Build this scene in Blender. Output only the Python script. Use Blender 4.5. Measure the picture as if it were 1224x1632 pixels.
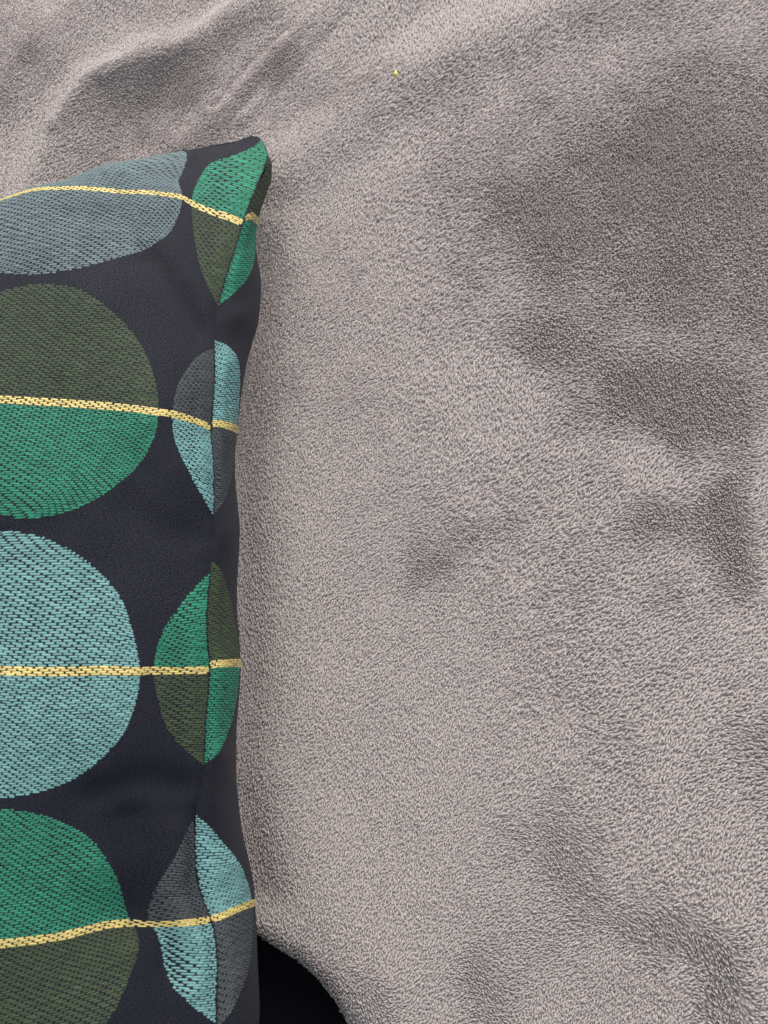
import bpy, math
import numpy as np
from mathutils import Matrix, Vector

rng = np.random.default_rng(7)
for o in list(bpy.data.objects):
    bpy.data.objects.remove(o)
scene = bpy.context.scene
COL = scene.collection

# ------------------------------------------------------------------ camera
TILT = math.radians(15.0)
CAM_H = 0.275
FOCAL = 1413.0                       # focal length in photo pixels (1224 x 1632)
CAM = np.array([0.0, -CAM_H * math.tan(TILT), CAM_H])
cam_data = bpy.data.cameras.new('camera')
cam = bpy.data.objects.new('camera', cam_data)
COL.objects.link(cam)
cam.location = CAM
cam.rotation_euler = (TILT, 0, 0)
cam_data.sensor_fit = 'VERTICAL'
cam_data.angle_y = 2 * math.atan(816 / FOCAL)
cam_data.clip_start = 0.01
cam_data.clip_end = 20
cam_data.dof.use_dof = True
cam_data.dof.focus_distance = 0.262
cam_data.dof.aperture_fstop = 14.0
scene.camera = cam

# ------------------------------------------------------------------ light
world = bpy.data.worlds.new('World')
scene.world = world
world.use_nodes = True
bg = world.node_tree.nodes['Background']
bg.inputs[0].default_value = (0.80, 0.89, 1.0, 1)
bg.inputs[1].default_value = 0.62


def area(name, loc, target, size, power, color):
    d = bpy.data.lights.new(name, 'AREA')
    d.shape = 'RECTANGLE'
    d.size, d.size_y = size
    d.energy = power
    d.color = color
    o = bpy.data.objects.new(name, d)
    COL.objects.link(o)
    o.location = loc
    o.rotation_euler = (Vector(target) - Vector(loc)).to_track_quat('-Z', 'Y').to_euler()
    return o


area('window_light', (0.14, 1.46, 1.15), (0, 0, 0), (1.9, 1.5), 74, (1.0, 0.935, 0.86))
scene.view_settings.view_transform = 'Standard'
scene.view_settings.look = 'None'
scene.view_settings.exposure = 0.0
scene.view_settings.gamma = 1.0
scene.render.engine = 'CYCLES'


# ------------------------------------------------------------------ maths helpers
def at(px, py, z=0.0):
    """world point at height z seen at pixel px, py of the photograph"""
    px = np.asarray(px, float); py = np.asarray(py, float); z = np.asarray(z, float)
    dx = (px - 612) / FOCAL
    dy = -(py - 816) / FOCAL
    c, s = math.cos(TILT), math.sin(TILT)
    rx = dx
    ry = dy * c + s
    rz = dy * s - c
    t = (z - CAM[2]) / rz
    return np.stack([CAM[0] + rx * t, CAM[1] + ry * t, CAM[2] + rz * t], -1)


class TPS:
    def __init__(self, uv, xyz, lam=2e-4):
        self.p = np.asarray(uv, float)
        y = np.asarray(xyz, float)
        n = len(self.p)
        K = self.k(self.p, self.p) + lam * np.eye(n)
        P = np.hstack([np.ones((n, 1)), self.p])
        A = np.zeros((n + 3, n + 3))
        A[:n, :n] = K; A[:n, n:] = P; A[n:, :n] = P.T
        b = np.zeros((n + 3, 3)); b[:n] = y
        self.w = np.linalg.solve(A, b)

    @staticmethod
    def k(a, b):
        r2 = ((a[:, None, :] - b[None, :, :]) ** 2).sum(-1)
        return 0.5 * r2 * np.log(r2 + 1e-12)

    def __call__(self, u, v):
        q = np.stack([np.ravel(u), np.ravel(v)], -1)
        out = np.empty((len(q), 3))
        for i in range(0, len(q), 20000):
            s = q[i:i + 20000]
            out[i:i + 20000] = self.k(s, self.p) @ self.w[:-3] + np.hstack([np.ones((len(s), 1)), s]) @ self.w[-3:]
        return out


def hash2(ix, iy, seed):
    h = (ix.astype(np.int64) * 374761393 + iy.astype(np.int64) * 668265263 + seed * 974711) & 0x7fffffff
    h = ((h ^ (h >> 13)) * 1274126177) & 0x7fffffff
    h = h ^ (h >> 16)
    return (h & 0xffff) / 65535.0


def vnoise(x, y, seed=0):
    ix = np.floor(x); iy = np.floor(y)
    fx = x - ix; fy = y - iy
    fx = fx * fx * fx * (fx * (fx * 6 - 15) + 10); fy = fy * fy * fy * (fy * (fy * 6 - 15) + 10)
    a = hash2(ix, iy, seed); b = hash2(ix + 1, iy, seed)
    c = hash2(ix, iy + 1, seed); d = hash2(ix + 1, iy + 1, seed)
    return (a + (b - a) * fx) * (1 - fy) + (c + (d - c) * fx) * fy


def fbm(x, y, seed=0, octaves=3):
    r = 0; amp = 0.5; tot = 0
    for o in range(octaves):
        r = r + amp * vnoise(x * 2 ** o + 17.3 * o, y * 2 ** o - 9.1 * o, seed + o)
        tot += amp; amp *= 0.5
    return r / tot * 2 - 1


def poly_dist(x, y, pts):
    """unsigned distance to a polyline and the signed side of the nearest segment"""
    best = np.full(x.shape, 1e9); side = np.zeros(x.shape)
    for (a, b) in zip(pts[:-1], pts[1:]):
        d = b - a
        L2 = (d ** 2).sum()
        t = np.clip(((x - a[0]) * d[0] + (y - a[1]) * d[1]) / L2, 0, 1)
        ex = x - (a[0] + t * d[0]); ey = y - (a[1] + t * d[1])
        r = np.hypot(ex, ey)
        s = np.sign(d[0] * ey - d[1] * ex)
        m = r < best
        best = np.where(m, r, best); side = np.where(m, s, side)
    return best, side


def smooth(e0, e1, x):
    t = np.clip((x - e0) / (e1 - e0), 0, 1)
    return t * t * (3 - 2 * t)


# ------------------------------------------------------------------ mesh helpers
def mesh_obj(name, verts, quads, mat, parent=None, tris=None, rnd=None, uv=None, smooth_shade=True):
    me = bpy.data.meshes.new(name)
    verts = np.asarray(verts, np.float32)
    quads = np.asarray(quads, np.int32).reshape(-1, 4)
    tris = np.zeros((0, 3), np.int32) if tris is None else np.asarray(tris, np.int32).reshape(-1, 3)
    me.vertices.add(len(verts))
    me.vertices.foreach_set('co', verts.ravel())
    loops = np.concatenate([quads.ravel(), tris.ravel()])
    starts = np.concatenate([np.arange(len(quads)) * 4, len(quads) * 4 + np.arange(len(tris)) * 3])
    me.loops.add(len(loops))
    me.loops.foreach_set('vertex_index', loops)
    me.polygons.add(len(starts))
    me.polygons.foreach_set('loop_start', starts.astype(np.int32))
    if smooth_shade:
        me.polygons.foreach_set('use_smooth', np.ones(len(starts), bool))
    if rnd is not None:
        at_ = me.attributes.new('rnd', 'FLOAT', 'POINT')
        at_.data.foreach_set('value', np.asarray(rnd, np.float32))
    if uv is not None:
        l = me.uv_layers.new(name='UVMap')
        l.data.foreach_set('uv', np.asarray(uv, np.float32)[loops].ravel())
    me.update(calc_edges=True)
    me.validate()
    me.materials.append(mat)
    o = bpy.data.objects.new(name, me)
    COL.objects.link(o)
    if parent is not None:
        o.parent = parent
        o.matrix_parent_inverse = parent.matrix_basis.inverted()
    return o


def grid_quads(nu, nv):
    i, j = np.meshgrid(np.arange(nu - 1), np.arange(nv - 1), indexing='ij')
    a = i * nv + j
    return np.stack([a, a + nv, a + nv + 1, a + 1], -1).reshape(-1, 4)


def empty(name, loc):
    o = bpy.data.objects.new(name, None)
    o.empty_display_size = 0.05
    COL.objects.link(o)
    o.location = loc
    bpy.context.view_layer.update()
    return o


# ------------------------------------------------------------------ materials
def new_mat(name):
    m = bpy.data.materials.new(name)
    m.use_nodes = True
    nt = m.node_tree
    return m, nt, nt.nodes['Principled BSDF']


def varied_color(nt, color, amount, extra=None):
    """base colour multiplied by a per-piece random value"""
    a = nt.nodes.new('ShaderNodeAttribute'); a.attribute_name = 'rnd'
    mr = nt.nodes.new('ShaderNodeMapRange')
    mr.inputs['To Min'].default_value = 1 - amount
    mr.inputs['To Max'].default_value = 1 + amount
    nt.links.new(a.outputs['Fac'], mr.inputs['Value'])
    mix = nt.nodes.new('ShaderNodeMix'); mix.data_type = 'RGBA'; mix.blend_type = 'MULTIPLY'
    mix.inputs['Factor'].default_value = 1
    mix.inputs[6].default_value = (*color, 1)
    nt.links.new(mr.outputs['Result'], mix.inputs[7])
    return mix.outputs[2]


def thread_mat(name, color, rough=0.6, spec=0.12, amount=0.18, sheen=0.0):
    m, nt, b = new_mat(name)
    c = varied_color(nt, color, amount)
    nt.links.new(c, b.inputs['Base Color'])
    b.inputs['Roughness'].default_value = rough
    b.inputs['Specular IOR Level'].default_value = spec
    b.inputs['Sheen Weight'].default_value = sheen
    b.inputs['Sheen Roughness'].default_value = 0.5
    tc = nt.nodes.new('ShaderNodeTexCoord')
    n = nt.nodes.new('ShaderNodeTexNoise'); n.inputs['Scale'].default_value = 6000
    n.inputs['Detail'].default_value = 2
    nt.links.new(tc.outputs['Object'], n.inputs['Vector'])
    bp = nt.nodes.new('ShaderNodeBump'); bp.inputs['Strength'].default_value = 0.35
    bp.inputs['Distance'].default_value = 0.0001
    nt.links.new(n.outputs['Fac'], bp.inputs['Height'])
    nt.links.new(bp.outputs['Normal'], b.inputs['Normal'])
    return m


THREAD = {
    'green': thread_mat('thread_green', (0.030, 0.200, 0.124)),
    'olive': thread_mat('thread_olive', (0.049, 0.068, 0.038)),
    'teal': thread_mat('thread_teal', (0.150, 0.312, 0.308)),
    'mist': thread_mat('thread_grey_blue', (0.124, 0.168, 0.182)),
    'slate': thread_mat('thread_slate', (0.062, 0.071, 0.076)),
    'gold': thread_mat('thread_gold', (0.57, 0.455, 0.15), rough=0.42, spec=0.5),
}


def satin_mat(name, color):
    m, nt, b = new_mat(name)
    tc = nt.nodes.new('ShaderNodeTexCoord')
    mp = nt.nodes.new('ShaderNodeMapping')
    mp.inputs['Rotation'].default_value = (0, 0, math.radians(28))
    mp.inputs['Scale'].default_value = (75, 120, 1)
    nt.links.new(tc.outputs['UV'], mp.inputs['Vector'])
    n = nt.nodes.new('ShaderNodeTexNoise'); n.inputs['Scale'].default_value = 1.0
    n.inputs['Detail'].default_value = 3; n.inputs['Roughness'].default_value = 0.7
    nt.links.new(mp.outputs['Vector'], n.inputs['Vector'])
    r = nt.nodes.new('ShaderNodeMapRange')
    r.inputs['From Min'].default_value = 0.3; r.inputs['From Max'].default_value = 0.7
    r.inputs['To Min'].default_value = 0.2; r.inputs['To Max'].default_value = 2.3
    nt.links.new(n.outputs['Fac'], r.inputs['Value'])
    mix = nt.nodes.new('ShaderNodeMix'); mix.data_type = 'RGBA'; mix.blend_type = 'MULTIPLY'
    mix.inputs['Factor'].default_value = 1
    mix.inputs[6].default_value = (*color, 1)
    nt.links.new(r.outputs['Result'], mix.inputs[7])
    nt.links.new(mix.outputs[2], b.inputs['Base Color'])
    b.inputs['Roughness'].default_value = 0.66
    b.inputs['Sheen Weight'].default_value = 0.03
    b.inputs['Sheen Roughness'].default_value = 0.45
    sp = nt.nodes.new('ShaderNodeMapRange')
    sp.inputs['From Min'].default_value = 0.32; sp.inputs['From Max'].default_value = 0.68
    sp.inputs['To Min'].default_value = 0.02; sp.inputs['To Max'].default_value = 0.42
    nt.links.new(n.outputs['Fac'], sp.inputs['Value'])
    nt.links.new(sp.outputs['Result'], b.inputs['Specular IOR Level'])
    bp = nt.nodes.new('ShaderNodeBump'); bp.inputs['Strength'].default_value = 0.9
    bp.inputs['Distance'].default_value = 0.0004
    nt.links.new(n.outputs['Fac'], bp.inputs['Height'])
    nt.links.new(bp.outputs['Normal'], b.inputs['Normal'])
    return m


M_PANEL = satin_mat('charcoal_satin_weave', (0.0050, 0.0056, 0.0118))
M_SEAM = satin_mat('charcoal_seam', (0.012, 0.012, 0.015))


def pile_mat():
    m, nt, b = new_mat('plush_pile')
    c = varied_color(nt, (0.675, 0.625, 0.617), 0.12)
    nt.links.new(c, b.inputs['Base Color'])
    tr = nt.nodes.new('ShaderNodeBsdfTranslucent')
    nt.links.new(c, tr.inputs['Color'])
    ms = nt.nodes.new('ShaderNodeMixShader'); ms.inputs['Fac'].default_value = 0.52
    nt.links.new(b.outputs[0], ms.inputs[1]); nt.links.new(tr.outputs[0], ms.inputs[2])
    nt.links.new(ms.outputs[0], nt.nodes['Material Output'].inputs['Surface'])
    b.inputs['Roughness'].default_value = 0.42
    b.inputs['Specular IOR Level'].default_value = 0.5
    b.inputs['Sheen Weight'].default_value = 0.2
    b.inputs['Sheen Roughness'].default_value = 0.4
    return m


M_PILE = pile_mat()
M_BACKING, nt, b = new_mat('plush_backing')
b.inputs['Base Color'].default_value = (0.36, 0.32, 0.31, 1)
b.inputs['Roughness'].default_value = 0.9
M_BLACK, nt, b = new_mat('black_seat_fabric')
tc = nt.nodes.new('ShaderNodeTexCoord')
n = nt.nodes.new('ShaderNodeTexNoise'); n.inputs['Scale'].default_value = 900
nt.links.new(tc.outputs['Object'], n.inputs['Vector'])
r = nt.nodes.new('ShaderNodeValToRGB')
r.color_ramp.elements[0].color = (0.003, 0.003, 0.0045, 1)
r.color_ramp.elements[1].color = (0.010, 0.010, 0.013, 1)
nt.links.new(n.outputs['Fac'], r.inputs['Fac'])
nt.links.new(r.outputs['Color'], b.inputs['Base Color'])
b.inputs['Roughness'].default_value = 0.95
b.inputs['Specular IOR Level'].default_value = 0.08
M_LINT, nt, b = new_mat('yellow_lint')
b.inputs['Base Color'].default_value = (0.82, 0.74, 0.16, 1)
b.inputs['Roughness'].default_value = 0.7
M_FLUFF, nt, b = new_mat('pale_fluff')
b.inputs['Base Color'].default_value = (0.62, 0.66, 0.60, 1)
b.inputs['Roughness'].default_value = 0.8

# ------------------------------------------------------------------ black sofa seat below
SEAT_Z = -0.022
bx = np.array([[-.55, -.55], [.5, -.55], [.5, .6], [-.55, .6]])
v = [(x, y, SEAT_Z) for x, y in bx] + [(x, y, SEAT_Z - 0.12) for x, y in bx]
seat = mesh_obj('sofa_seat', v, [(0, 1, 2, 3), (7, 6, 5, 4), (0, 4, 5, 1), (1, 5, 6, 2), (2, 6, 7, 3), (3, 7, 4, 0)], M_BLACK,
                smooth_shade=False)
seat['kind'] = 'structure'

# ------------------------------------------------------------------ plush throw
def P(*pts):
    a = np.array(pts, float)
    return at(a[:, 0], a[:, 1], 0.0)[:, :2]


FOLDS = [   # polyline in the cloth, height, width (metres)
    (P((40, 340), (70, 270), (105, 195), (150, 140), (235, 95), (330, 55), (420, 10)), 0.0052, 0.0080),
    (P((150, 300), (190, 220), (230, 160), (275, 90), (325, 20), (350, -40)), -0.0034, 0.0085),
    (P((300, 230), (350, 180), (420, 115), (480, 60), (540, 0), (590, -50)), 0.0024, 0.0055),
    (P((385, 195), (440, 130), (490, 75), (545, 15)), 0.0013, 0.0020),
    (P((345, 175), (400, 110), (455, 55)), -0.0012, 0.0022),
    (P((95, 215), (150, 142), (222, 108), (300, 78)), 0.0014, 0.0026),
    (P((418, 330), (412, 440), (396, 600), (380, 760), (382, 1060), (376, 1250), (396, 1420)), -0.0055, 0.0090),
    (P((390, 170), (440, 125), (500, 60), (560, 5)), -0.0010, 0.0045),
    (P((420, 330), (470, 265), (560, 190), (650, 115), (760, 60), (930, 5), (1100, -40)), 0.0034, 0.0120),
    (P((460, 190), (540, 130), (620, 60), (690, 0)), -0.0020, 0.0085),
    (P((470, 330), (600, 240), (720, 150), (900, 90)), -0.0010, 0.0120),
    (P((-60, 190), (20, 130), (90, 60), (160, -20)), 0.0030, 0.0110),
    (P((1224, 560), (1180, 680), (1130, 760), (1165, 850), (1160, 960)), -0.0012, 0.0070),
    (P((420, 1290), (500, 1380), (560, 1480), (620, 1600), (640, 1720)), 0.0022, 0.0160),
    (P((960, 1700), (1050, 1500), (1130, 1560), (1180, 1700)), -0.0010, 0.0100),
]
EDGE = P((-900, 1330), (60, 1400), (330, 1450), (400, 1487), (432, 1508), (475, 1534), (512, 1568), (538, 1602), (556, 1634), (580, 1690), (620, 1800), (650, 2100))


def throw_height(x, y):
    z = 0.0015 * fbm(x * 16, y * 16, 3, 3) + 0.0004 * fbm(x * 55, y * 55, 9, 2)
    for pts, amp, w in FOLDS:
        d, _ = poly_dist(x, y, pts)
        z = z + amp * np.exp(-(d / w) ** 2)
    return z


def throw_point(x, y):
    """position of the cloth; past the edge it rolls over and hangs down"""
    z = throw_height(x, y)
    d, s = poly_dist(x, y, EDGE)
    d = d * s                                  # positive on the kept side
    r = 0.006
    past = np.clip(r - d, 0, None)
    ang = np.clip(past / r, 0, math.pi / 2)
    e = 1e-4
    g1, q1 = poly_dist(x + e, y, EDGE); g2, q2 = poly_dist(x, y + e, EDGE)
    gx = (g1 * q1 - d) / e; gy = (g2 * q2 - d) / e
    gl = np.hypot(gx, gy) + 1e-9
    gx = gx / gl; gy = gy / gl
    shift = np.where(past > 0, past - r * np.sin(ang), 0)
    drop = np.where(past > 0, r * (1 - np.cos(ang)) + np.clip(past - r * math.pi / 2, 0, None), 0)
    return np.stack([x + gx * shift, y + gy * shift, z - drop], -1), d


X0, X1, Y0, Y1 = -0.215, 0.215, -0.235, 0.270
nx, ny = 260, 300
gx, gy = np.meshgrid(np.linspace(X0, X1, nx), np.linspace(Y0, Y1, ny), indexing='ij')
pos, dd = throw_point(gx.ravel(), gy.ravel())
q = grid_quads(nx, ny)
keep = (dd[q] > -0.020).all(1)
throw = empty('plush_throw', (0.05, 0, 0))
throw['label'] = 'taupe grey plush throw with a soft pile, spread beside and under the patterned cushion'
throw['category'] = 'throw'
mesh_obj('backing', pos, q[keep], M_BACKING, throw)

# nap: where the pile is brushed towards the window it looks light, brushed away it looks dark
def blob(x, y, px, py, rx, ry, ang=0.0):
    c = P((px, py))[0]
    s = 0.00020
    a = math.radians(ang)
    dx = x - c[0]; dy = y - c[1]
    u = (dx * math.cos(a) + dy * math.sin(a)) / (rx * s)
    w = (-dx * math.sin(a) + dy * math.cos(a)) / (ry * s)
    return np.exp(-(u * u + w * w))


NAP = [   # px, py, rx, ry, angle, how dark
    (1040, 320, 360, 360, 0, 0.68), (1100, 130, 220, 150, 0, 0.15), (800, 330, 190, 80, -55, 0.22),
    (1080, 640, 120, 70, -15, 0.60), (1160, 690, 55, 60, 0, 0.30), (1152, 850, 30, 90, 8, 0.75),
    (1060, 840, 80, 35, 15, 0.35), (690, 890, 85, 40, 25, 0.55), (620, 650, 100, 70, -40, 0.22),
    (670, 1030, 80, 35, 60, 0.30), (900, 1330, 70, 45, -60, 0.28), (1070, 1500, 110, 50, -35, 0.55),
    (1120, 1590, 38, 80, 20, 0.55), (770, 1580, 40, 60, 20, 0.50), (580, 1590, 60, 36, -40, 0.55),
    (500, 1340, 35, 150, 5, 0.18), (660, 1400, 30, 130, -25, 0.25), (260, 150, 60, 130, -35, 0.45),
    (440, 90, 35, 110, -40, 0.40), (60, 60, 120, 60, 25, 0.20), (160, 110, 300, 170, 10, 0.24), (560, 140, 40, 130, -50, 0.35),
    (900, 560, 120, 60, -20, 0.25), (1200, 1150, 90, 160, 0, 0.22), (250, 250, 200, 60, 15, 0.15),
    (740, 40, 150, 36, 25, -0.6), (480, 300, 60, 60, 0, -0.3), (560, 1180, 170, 330, 0, -0.35), (1200, 1000, 130, 520, 0, 0.16), (1230, 380, 130, 480, 0, 0.18), (640, 560, 170, 140, 0, -0.15),
    (760, 720, 160, 100, 20, -0.2), (1050, 745, 90, 35, -15, -0.45), (1210, 800, 35, 130, 0, -0.30),
]

YI0, YI1 = -0.160, 0.215          # fine pile here, coarser pile on the cloth around it


def scatter(pitch):
    sx, sy = np.meshgrid(np.arange(X0, X1, pitch), np.arange(Y0, Y1, pitch * 0.93), indexing='ij')
    sx = sx + pitch * 0.5 * (np.arange(sx.shape[1]) % 2)[None, :]
    return sx.ravel() + rng.normal(0, pitch * 0.24, sx.size), sy.ravel() + rng.normal(0, pitch * 0.24, sy.size)


def inner(x, y):
    return (np.abs(x) < 0.127 + 0.112 * (y + 0.147)) & (y > YI0) & (y < YI1)


def fine_share(x, y):
    """the pile is finest beside the cushion and towards the viewer, coarser to the far right"""
    return smooth(-0.04, 0.04, 0.042 - x - 0.30 * y + 0.012 * fbm(x * 12, y * 12, 81, 2))


sets = []
for pitch, pick in ((0.00058, lambda x, y: inner(x, y) & (rng.random(x.size) < fine_share(x, y))),
                    (0.00079, lambda x, y: inner(x, y) & (rng.random(x.size) >= fine_share(x, y))),
                    (0.0019, lambda x, y: ~inner(x, y))):
    sx, sy = scatter(pitch)
    m = pick(sx, sy)
    sets.append((sx[m], sy[m], np.full(m.sum(), pitch / 0.00076)))
cx, cy, fine = [np.concatenate(c_) for c_ in zip(*sets)]
p0, d0 = throw_point(cx, cy)
ok = (d0 > -0.012) & (cx < X1) & (cy < Y1)
# nothing is seen of the pile well under the cushion
under = at(340, np.array([330.0, 1500.0]), 0.0)
lim = np.interp(cy, [under[1][1], under[0][1]], [under[1][0], under[0][0]])
ok &= ~((cx < lim - 0.016) & (cy < at(100, 330, 0.0)[1] - 0.03))
cx, cy, fine = cx[ok], cy[ok], fine[ok]
base, d0 = throw_point(cx, cy)
e = 2e-4
tx = throw_point(cx + e, cy)[0] - base
ty = throw_point(cx, cy + e)[0] - base
nrm = np.cross(tx, ty); nrm /= np.linalg.norm(nrm, axis=1)[:, None] + 1e-12
N = len(cx)
dark = 0.0 + 0.24 * fbm(cx * 18, cy * 18, 21, 3) + 0.16 * fbm(cx * 70, cy * 70, 31, 2)
wx = 0.0085 * fbm(cx * 45, cy * 45, 41, 3)
wy = 0.0085 * fbm(cx * 45, cy * 45, 43, 3)
for px, py, rx, ry, ang, amt in NAP:
    dark = dark + amt * blob(cx + wx, cy + wy, px, py, rx, ry, ang)
dark = np.clip(0.10 + 1.25 * dark, -0.25, 1.2)
# light nap lies flat and closed towards the window, dark nap is brushed up against it and opens the gaps between its tufts
dk = np.clip(dark, 0, 1)
th = np.radians(66 + 34 * fbm(cx * 26, cy * 26, 51, 2) - 172 * smooth(0.0, 1.15, dark)) + rng.normal(0, 0.30, N)
elev = np.radians(np.clip(rng.normal(22, 7, N) + 42 * dk, 6, 85))
lean = np.stack([np.cos(th), np.sin(th), np.zeros(N)], -1)
lean -= nrm * (lean * nrm).sum(1)[:, None]
lean /= np.linalg.norm(lean, axis=1)[:, None] + 1e-9
axis = lean * np.cos(elev)[:, None] + nrm * np.sin(elev)[:, None]
length = 0.00165 * fine * rng.uniform(0.7, 1.3, N)
rad = 0.00043 * fine * rng.uniform(0.8, 1.25, N) * (1 - 0.20 * dk)
foot = base + nrm * (rng.uniform(-0.0001, 0.0003, N))[:, None]
side1 = np.cross(nrm, axis); side1 /= np.linalg.norm(side1, axis=1)[:, None] + 1e-12
up = np.cross(axis, side1)
twist = math.pi / 2 + rng.uniform(-0.5, 0.5, N)
V = np.empty((N, 7, 3), np.float32)
for k, (t, rr, bend) in enumerate([(0.0, 0.8, 0.0), (0.58, 1.0, 0.10)]):
    c = foot + axis * (length * t)[:, None] + up * (length * bend)[:, None]
    for s in range(3):
        a = twist + 2 * math.pi * s / 3
        V[:, k * 3 + s] = c + (side1 * np.cos(a)[:, None] + up * (0.8 * np.sin(a))[:, None]) * (rad * rr)[:, None]
V[:, 6] = foot + axis * length[:, None] + side1 * (rad * rng.normal(0, 0.3, N))[:, None]
qs = [(s, (s + 1) % 3, 3 + (s + 1) % 3, 3 + s) for s in range(3)]
ts = [(3 + s, 3 + (s + 1) % 3, 6) for s in range(3)]
Q = (np.arange(N)[:, None, None] * 7 + np.array(qs)[None]).reshape(-1, 4)
T = (np.arange(N)[:, None, None] * 7 + np.array(ts)[None]).reshape(-1, 3)
rv = np.repeat(np.clip(rng.normal(0.5, 0.22, N), 0, 1), 7)
pile = mesh_obj('pile', V.reshape(-1, 3), Q, M_PILE, throw, tris=T, rnd=rv)
pile['kind'] = 'stuff'

# ------------------------------------------------------------------ cushion
# fabric coordinates: u across (motif radius = 1), v down the picture; motif columns at u = 0 and 2.1, the seam at u = US
US, VT = 1.48, -0.85
FRONT = [  # u, v, px, py, z in mm
    # seam
    (1.48, -0.85, 411, 218, 21), (1.48, -0.785, 416, 222, 21), (1.48, -0.70, 426, 240, 22), (1.48, -0.5, 420, 272, 25), (1.48, -0.35, 408, 301, 28), (1.48, 0, 388, 355, 32),
    (1.48, 0.4, 366, 425, 36), (1.48, 0.785, 348, 487, 39), (1.48, 1.315, 342, 556, 41), (1.48, 2.1, 337, 683, 43),
    (1.48, 2.885, 341, 822, 44), (1.48, 3.415, 336, 912, 45), (1.48, 4.2, 335, 1068, 46), (1.48, 4.985, 326, 1220, 46),
    (1.48, 5.515, 310, 1308, 45), (1.48, 5.9, 314, 1400, 43), (1.48, 6.3, 337, 1466, 42), (1.48, 6.7, 348, 1550, 42),
    (1.48, 7.085, 346, 1632, 43), (1.48, 8.0, 335, 1830, 43),
    # left edge of the cut motifs
    (1.1, 0, 305, 322, 37), (1.1, 2.1, 275, 660, 52), (1.1, 4.2, 244, 1069, 56), (1.1, 6.22, 238, 1462, 49), (1.1, 6.42, 251, 1490, 49),
    (1.234, -0.5, 337, 259, 28), (1.234, 0.5, 317, 418, 40), (1.234, 1.6, 302, 581, 47), (1.234, 2.6, 298, 745, 51),
    (1.234, 3.7, 272, 985, 53), (1.234, 4.7, 270, 1168, 53), (1.234, 5.8, 273, 1370, 49), (1.234, 6.8, 277, 1574, 48),
    # right edge of the whole motifs
    (1.0, 0, 292, 314, 37), (1.0, 2.1, 253, 657, 54), (1.0, 4.2, 224, 1070, 58), (1.0, 6.22, 207, 1457, 50), (1.0, 6.42, 224, 1493, 50),
    (0.707, 0.707, 235, 392, 43), (0.707, 1.393, 197, 514, 50), (0.707, 2.807, 197, 764, 57), (0.707, 3.493, 159, 911, 59),
    (0.707, 4.907, 159, 1212, 61), (0.707, 5.593, 143, 1335, 58), (0.707, 7.0, 178, 1618, 56),
    (0.866, 1.6, 229, 557, 51), (0.866, 2.6, 226, 736, 55), (0.5, 1.234, 158, 480, 51), (0.5, 2.966, 150, 797, 59),
    (0.866, 3.7, 196, 958, 59), (0.866, 4.7, 196, 1171, 60), (0.5, 3.334, 112, 877, 60.5), (0.5, 5.066, 112, 1245, 62),
    (0.866, 5.8, 176, 1380, 56), (0.5, 5.434, 97, 1309, 61), (0.866, 6.8, 206, 1560, 53),
    (0.5, 2.1, 157, 647, 56), (-0.31, 2.1, 0, 636, 58), (-0.31, 1.15, 4, 464, 50), (0.5, 4.2, 112, 1070, 62.5), (0.5, 6.3, 108, 1490, 58),
    # centre line
    (0, 0, 92, 301, 36), (0, 1.0, 66, 436, 48), (0, 1.1, 64, 453, 49), (0, 2.1, 60, 640, 57), (0, 3.1, 46, 826, 62), (0, 3.2, 6, 847, 62),
    (0, 4.2, 0, 1069, 65), (0, 5.2, -2, 1271, 65), (0, 5.3, -2, 1290, 65), (0, 6.3, 2, 1504, 63), (0, 7.3, 6, 1720, 63),
    # top edge rolling over
    (0.66, -0.75, 287, 241, 22), (0.866, -0.5, 291, 277, 29), (1.1, -0.8, 345, 236, 21), (1.3, -0.83, 374, 228, 20), (1.44, -0.79, 410, 220, 21),
    (1.0, -0.85, 318, 236, 19), (0.5, 0, 191, 304, 37), (0.5, -0.45, 186, 262, 27), (0.5, -0.85, 205, 262, 13),
    (0.25, -0.3, 136, 279, 29), (0, -0.15, 92, 291, 33), (0, -0.5, 88, 296, 17), (0, -0.85, 92, 302, 7),
    (-0.45, 0.0, 0, 318, 33), (-0.45, -0.4, -4, 324, 16), (-0.45, -0.85, -2, 332, 5),
    (-0.45, 0.6, -22, 395, 46), (-0.22, 0.0, 45, 303, 35),
]
F = np.array(FRONT)
uvF = F[:, :2]
xyzF = at(F[:, 2], F[:, 3], F[:, 4] / 1000.0)
# the rest of the cushion, out of the picture: an affine continuation of the visible part with a pillow's height
core = (np.abs(F[:, 0]) < 1.2) & (F[:, 1] > 1.0)
A, *_ = np.linalg.lstsq(np.hstack([np.ones((core.sum(), 1)), uvF[core]]), xyzF[core][:, :2], rcond=None)
UL, VB = -9.6, 10.3
far_uv, far_xyz = [], []
for uu in (-1.6, -3.2, -5.0, -7.0, -8.6, UL):
    for vv in (VT, -0.3, 0.9, 2.6, 4.8, 7.0, 8.8, 9.8, VB):
        a = np.clip((uu - (UL + US) / 2) / ((US - UL) / 2), -1, 1); b_ = np.clip((vv - (VT + VB) / 2) / ((VB - VT) / 2), -1, 1)
        h = 0.006 + 0.068 * ((1 - a ** 2) * (1 - b_ ** 2)) ** 0.36
        p = np.array([1, uu, vv]) @ A
        if vv == VT: p[1] -= 0.012 * (1 - a * a)
        far_uv.append((uu, vv)); far_xyz.append((p[0], p[1], h))
for uu in (-0.2, 0.8, US):
    for vv in (8.8, 9.8, VB):
        p = np.array([1, uu, vv]) @ A
        far_uv.append((uu, vv)); far_xyz.append((p[0], p[1], {8.8: 0.055, 9.8: 0.036, VB: 0.012}[vv] if uu < US else {8.8: 0.036, 9.8: 0.024, VB: 0.012}[vv]))
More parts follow.
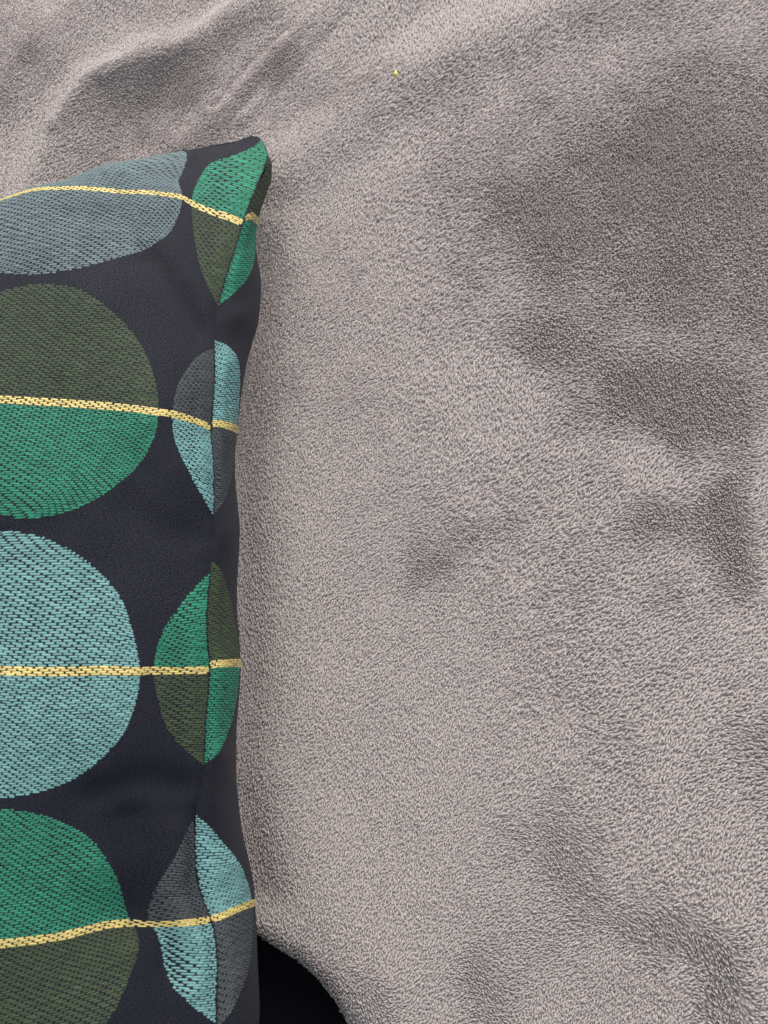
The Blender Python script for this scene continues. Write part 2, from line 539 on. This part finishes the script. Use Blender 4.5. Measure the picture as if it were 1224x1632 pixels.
tF = TPS(np.vstack([uvF, far_uv]), np.vstack([xyzF, far_xyz]))

CREASES = [  # polyline in fabric coordinates, depth, width
    (np.array([(0.75, 0.80), (1.0, 0.90), (1.2, 1.02), (1.40, 1.20)]), -0.0017, 0.13),
    (np.array([(1.2, 0.75), (1.36, 0.95)]), 0.0007, 0.12),
    (np.array([(0.95, 5.45), (1.02, 5.9), (1.08, 6.3), (1.2, 6.65)]), -0.0024, 0.14),
    (np.array([(1.30, 5.6), (1.26, 6.0), (1.32, 6.45), (1.40, 6.8)]), 0.0016, 0.10),
    (np.array([(0.8, 3.0), (1.1, 3.15), (1.45, 3.1)]), -0.0010, 0.14),
    (np.array([(0.7, 5.2), (1.1, 5.1), (1.45, 5.2)]), -0.0016, 0.15),
    (np.array([(0.1, 0.35), (0.6, 0.45), (0.9, 0.3)]), -0.0009, 0.16),
]


def normals(fn, u, v, e=2e-3):
    du = fn(u + e, v) - fn(u - e, v)
    dv = fn(u, v + e) - fn(u, v - e)
    n_ = np.cross(dv, du)
    l = np.linalg.norm(n_, axis=1)[:, None] + 1e-15
    return n_ / l, du / (2 * e), dv / (2 * e)


def front(u, v):
    u = np.ravel(u).astype(float); v = np.ravel(v).astype(float)
    p = tF(u, v)
    off = 0.0004 * fbm(u * 2.6, v * 2.6, 61, 2) * smooth(0, 0.3, US - u)
    for pts, amp, w in CREASES:
        d, _ = poly_dist(u, v, pts)
        off = off + amp * np.exp(-(d / w) ** 2) * smooth(0.0, 0.16, US - u)
    off = off - 0.00025 * np.exp(-((US - u) / 0.025) ** 2) + 0.0003 * np.exp(-((US - u - 0.10) / 0.06) ** 2)
    off = off + 0.00028 * np.sin(v * 21 + 5 * fbm(v * 1.3, u * 0 + 2.5, 91, 2)) * fbm(v * 2.2, u * 0 + 7.7, 92, 2) * np.exp(-((US - u) / 0.16) ** 2)
    # offset roughly along the outward normal of this edge of the cushion
    lean_ = smooth(0.4, US, u)[:, None] * np.array([[0.75, 0, 0]]) + np.array([[0, 0.15, 1.0]])
    return p + lean_ / np.linalg.norm(lean_, axis=1)[:, None] * off[:, None]


BACK = [  # w (away from the seam), v, px, py, z mm
    (0.10, -0.55, 431, 262, 18), (0.30, -0.5, 428, 280, 8),
    (0.12, -0.1, 403, 338, 26), (0.26, -0.05, 410, 352, 17), (0.55, -0.05, 400, 356, 4),
    (0.2, 0.4, 388, 424, 31), (0.40, 0.5, 410, 440, 20), (0.75, 0.5, 404, 442, 4),
    (0.22, 0.95, 382, 502, 34), (0.45, 1.0, 407, 515, 20), (0.85, 1.0, 396, 520, -1),
    (0.2, 1.5, 371, 575, 37), (0.42, 1.6, 387, 595, 24), (0.85, 1.6, 374, 600, -1),
    (0.2, 2.1, 362, 688, 38), (0.42, 2.1, 375, 694, 24), (0.85, 2.1, 360, 700, -1),
    (0.2, 3.1, 365, 850, 40), (0.42, 3.1, 380, 850, 25), (0.85, 3.1, 366, 850, -1),
    (0.2, 4.15, 362, 1058, 41), (0.42, 4.15, 380, 1058, 26), (0.85, 4.15, 366, 1058, -1),
    (0.2, 4.9, 356, 1205, 41), (0.42, 4.9, 374, 1205, 26), (0.85, 4.9, 360, 1205, -1),
    (0.2, 5.35, 350, 1285, 40), (0.42, 5.35, 374, 1285, 26), (0.85, 5.35, 366, 1285, -1),
    (0.2, 5.85, 359, 1385, 39), (0.42, 5.85, 390, 1372, 27), (0.85, 5.85, 380, 1372, -1),
    (0.2, 6.28, 370, 1450, 38), (0.42, 6.28, 399, 1438, 27), (0.85, 6.28, 392, 1438, 0),
    (0.2, 6.8, 382, 1548, 38), (0.42, 6.8, 405, 1545, 27), (0.85, 6.8, 396, 1545, -6),
    (0.2, 7.2, 382, 1640, 39), (0.42, 7.2, 407, 1640, 27), (0.85, 7.2, 396, 1640, -10),
]
B = np.array(BACK)
uvB = [B[:, :2]]
xyzB = [at(B[:, 2], B[:, 3], B[:, 4] / 1000.0)]
sv = np.linspace(VT, VB, 46)
uvB.append(np.stack([np.zeros_like(sv), sv], -1)); xyzB.append(front(np.full_like(sv, US), sv))
su = np.linspace(0.5, US - UL, 16)
for vv in (VT, VB):
    uvB.append(np.stack([su, np.full_like(su, vv)], -1)); xyzB.append(front(US - su, np.full_like(su, vv)))
sv2 = np.linspace(VT, VB, 14)[1:-1]
uvB.append(np.stack([np.full_like(sv2, US - UL), sv2], -1)); xyzB.append(front(np.full_like(sv2, UL), sv2))
und = []
for ww in (1.8, 3.2, 5.5, 8, 10):
    for vv in (0.4, 2, 4, 6, 8, 9.6):
        p = np.array([1, US - ww + 0.1, vv]) @ A
        und.append((ww, vv, p[0], p[1], -0.004 if vv < 5.5 else -0.014))
und = np.array(und)
uvB.append(und[:, :2]); xyzB.append(und[:, 2:])
tB = TPS(np.vstack(uvB), np.vstack(xyzB), lam=1e-5)


def back(w, v):
    w = np.ravel(w).astype(float); v = np.ravel(v).astype(float)
    p = tB(w, v)
    off = 0.0003 * fbm(w * 3 + 40, v * 3, 71, 2) * smooth(0, 0.3, w) + 0.0004 * np.exp(-((w - 0.10) / 0.06) ** 2) * smooth(0, 0.06, w)
    return p + off[:, None] * np.array([[0.7, 0, 0.7]])


cushion = empty('cushion', (float(A[0, 0]), float(A[0, 1]), 0.0))
cushion['label'] = 'charcoal cushion with two-tone green and teal woven discs split by gold lines'
cushion['category'] = 'cushion'

uu = np.concatenate([np.linspace(UL, -1.7, 40, endpoint=False), np.linspace(-1.7, 1.3, 120, endpoint=False), np.linspace(1.3, US, 26)])
vv = np.concatenate([np.linspace(VT, 7.6, 340, endpoint=False), np.linspace(7.6, VB, 40)])
gu, gv = np.meshgrid(uu, vv, indexing='ij')
pf = front(gu, gv)
mesh_obj('front_panel', pf, grid_quads(len(uu), len(vv))[:, ::-1], M_PANEL, cushion, uv=np.stack([gu.ravel(), gv.ravel()], -1))
ww = np.concatenate([np.linspace(0, 0.2, 24, endpoint=False), np.linspace(0.2, 1.2, 50, endpoint=False), np.linspace(1.2, US - UL, 40)])
gw, gv2 = np.meshgrid(ww, vv, indexing='ij')
pb = back(gw, gv2)
mesh_obj('back_panel', pb, grid_quads(len(ww), len(vv))[:, ::-1], M_PANEL, cushion, uv=np.stack([gw.ravel() + 30, gv2.ravel()], -1))

# seam thread lying in the groove
sv = np.linspace(VT, VB, 500)
c = front(np.full_like(sv, US), sv)
t = np.gradient(c, axis=0); t /= np.linalg.norm(t, axis=1)[:, None]
s1 = np.cross(t, np.array([0, 0, 1.0])); s1 /= np.linalg.norm(s1, axis=1)[:, None]
s2 = np.cross(s1, t)
ring = np.stack([c - 0.0001 * s2 + 0.0001 * (math.cos(a) * s1 + math.sin(a) * s2) for a in np.arange(6) * math.pi / 3], 1)
i, j = np.meshgrid(np.arange(len(sv) - 1), np.arange(6), indexing='ij')
qq = np.stack([i * 6 + j, i * 6 + (j + 1) % 6, (i + 1) * 6 + (j + 1) % 6, (i + 1) * 6 + j], -1).reshape(-1, 4)
mesh_obj('seam', ring.reshape(-1, 3), qq, M_SEAM, cushion, uv=np.zeros((ring.shape[0] * 6, 2)))

# ---- woven floats: every thread float is its own little raised shape on the fabric
ROW, LEN = 0.0190, 0.075


def floats(fn, rows, spans, flip=1.0):
    """rows: v of each row; spans: (ua, ub) per row. Returns centre u, v and length of each float"""
    cu, cv, cl = [], [], []
    for k, (v_, (a, b_)) in enumerate(zip(rows, spans)):
        if b_ - a < 0.01:
            continue
        n_row = int(round((v_ + 100 * ROW) / ROW))
        ph = (n_row * 0.375 % 1.0) * LEN
        s = a - ((a - ph) % LEN)
        while s < b_:
            x0, x1 = max(s, a), min(s + LEN, b_)
            if x1 - x0 > 0.012:
                cu.append((x0 + x1) / 2); cv.append(v_); cl.append(x1 - x0)
            s += LEN
    return np.array(cu), np.array(cv), np.array(cl)


PROF = [(-0.5, 0.0, 0.55), (-0.33, 0.95, 1.0), (0.33, 0.95, 1.0), (0.5, 0.0, 0.55)]
ARC = [(math.cos(a), math.sin(a)) for a in np.linspace(0, math.pi, 4)]


def build_floats(name, fn, cu, cv, cl, mat, label=None, sign=1.0):
    if len(cu) == 0:
        return None
    n = len(cu)
    cv = cv + rng.normal(0, ROW * 0.06, n)
    cu = cu + rng.normal(0, LEN * 0.02, n)
    p = fn(cu, cv)
    nr, du, dv = normals(fn, cu, cv)
    nr = nr * sign
    L = cl * 0.93
    wd = ROW * 0.495 * rng.uniform(0.86, 1.12, n)
    hscale = 0.00018 * rng.uniform(0.8, 1.25, n)
    tilt = rng.normal(0, 0.035, n)
    Vv = np.empty((n, len(PROF) * len(ARC), 3))
    for a, (t_, h_, w_) in enumerate(PROF):
        for b_, (ca, sa) in enumerate(ARC):
            x = t_ * L
            y = ca * wd * w_ + tilt * x
            Vv[:, a * len(ARC) + b_] = p + du * x[:, None] + dv * y[:, None] + nr * (hscale * (sa * h_) - 0.00006)[:, None]
    qd = []
    m_ = len(ARC)
    for a in range(len(PROF) - 1):
        for b_ in range(m_ - 1):
            qd.append((a * m_ + b_, a * m_ + b_ + 1, (a + 1) * m_ + b_ + 1, (a + 1) * m_ + b_))
    Qd = (np.arange(n)[:, None, None] * (len(PROF) * m_) + np.array(qd)[None]).reshape(-1, 4)
    rv_ = np.repeat(np.clip(rng.normal(0.5, 0.25, n), 0, 1), len(PROF) * m_)
    o = mesh_obj(name, Vv.reshape(-1, 3), Qd, mat, cushion, rnd=rv_)
    if label:
        o['label'] = label
    return o


NICE = {'green': 'emerald green', 'olive': 'dark olive', 'teal': 'pale teal', 'mist': 'grey blue', 'slate': 'dark slate grey'}


def half_disc(fn, uc, vc, upper, color, ulo, uhi, place):
    r_ = vc + (-1 if upper else 1) * (2.3 + np.arange(int(1 / ROW))) * ROW
    r_ = r_[np.abs(r_ - vc) < 0.997]
    r_ = r_[(r_ > VT + 0.02) & (r_ < VB - 0.05)]
    half = np.sqrt(np.clip(1 - (r_ - vc) ** 2, 0, None))
    spans = [(max(ulo, uc - h), min(uhi, uc + h)) for h in half]
    cu, cv, cl = floats(fn, r_, spans)
    build_floats('half_disc', fn, cu, cv, cl, THREAD[color],
                 place and '%s %s half of the woven disc %s' % (NICE[color], 'upper' if upper else 'lower', place))


def stripe(fn, vc, ulo, uhi):
    r_ = vc + (np.arange(-2, 2) + 0.5) * ROW * 0.9
    cu, cv, cl = [], [], []
    for k, v_ in enumerate(r_):
        s = ulo + (k * 0.375 % 1.0) * LEN - LEN
        while s < uhi:
            x0, x1 = max(s, ulo), min(s + LEN, uhi)
            if x1 - x0 > 0.02:
                cu.append((x0 + x1) / 2); cv.append(v_); cl.append(x1 - x0)
            s += LEN
    build_floats('gold_stripe', fn, np.array(cu), np.array(cv), np.array(cl), THREAD['gold'])


VC = [0.0, 2.1, 4.2, 6.3]
COLA = [('mist', 'mist'), ('olive', 'green'), ('teal', 'teal'), ('green', 'olive')]
COLB = [('green', 'olive'), ('slate', 'teal'), ('green', 'olive'), ('slate', 'teal')]
COLC = [('slate', 'teal'), ('green', 'olive'), ('mist', 'mist'), ('olive', 'green')]
ORD = ['in the far row', 'in the second row', 'in the third row', 'in the nearest row']
for k, vc in enumerate(VC):
    for up in (True, False):
        half_disc(front, 0.0, vc, up, COLA[k][0 if up else 1], -9, US, ORD[k])
        half_disc(front, 2.1, vc, up, COLB[k][0 if up else 1], -9, US - 0.001, 'cut by the seam ' + ORD[k])
        half_disc(front, -2.1, vc, up, COLC[k][0 if up else 1], -9, US, None)
        bc = COLB[k][1 if up else 0]
        half_disc(back, -0.55, vc - 0.055 + (0.05 if k == 3 else 0), up, bc, 0.002, 2, 'on the side face ' + ORD[k])
    stripe(front, vc, -3.2, US - 0.001)
    stripe(back, vc - 0.055 + (0.05 if k == 3 else 0), 0.002, 0.95)

# ------------------------------------------------------------------ bits of lint
def lump(name, center, r, mat, label, cat, seed, tail=None):
    g = np.random.default_rng(seed)
    nu_, nv_ = 12, 8
    vs = []
    for a in range(nu_):
        for b_ in range(nv_):
            th = math.pi * (b_ + 0.0) / (nv_ - 1); ph = 2 * math.pi * a / nu_
            rr = r * (1 + 0.35 * math.sin(3 * ph + seed) * math.sin(th) + 0.08 * g.normal())
            vs.append((center[0] + rr * 0.8 * math.sin(th) * math.cos(ph), center[1] + rr * 1.25 * math.sin(th) * math.sin(ph), center[2] + rr * 0.8 * math.cos(th)))
    qd = [(a * nv_ + b_, ((a + 1) % nu_) * nv_ + b_, ((a + 1) % nu_) * nv_ + b_ + 1, a * nv_ + b_ + 1) for a in range(nu_) for b_ in range(nv_ - 1)]
    if tail:
        st = len(vs)
        steps = 7
        for k in range(steps):
            f_ = k / (steps - 1)
            c_ = np.array(center) + np.array(tail) * f_ + np.array([0.0003 * math.sin(4 * f_), 0, 0.0002 * math.sin(3 * f_)])
            for q_ in range(4):
                a_ = q_ * math.pi / 2
                vs.append(c_ + 0.00016 * (1 - 0.6 * f_) * np.array([math.cos(a_), 0, math.sin(a_)]))
        qd += [(st + k * 4 + q_, st + k * 4 + (q_ + 1) % 4, st + (k + 1) * 4 + (q_ + 1) % 4, st + (k + 1) * 4 + q_) for k in range(steps - 1) for q_ in range(4)]
    o = mesh_obj(name, vs, qd, mat)
    o['label'] = label
    o['category'] = cat
    return o


pt = at(631, 117, 0.0)
pt[2] = float(throw_height(np.array([pt[0]]), np.array([pt[1]]))[0]) + 0.0016
pt = at(631, 117, pt[2])
lump('lint_speck', pt, 0.00085, M_LINT, 'tiny bright yellow speck of lint on the far part of the plush throw', 'lint', 3, tail=(0.0001, -0.0022, -0.0005))
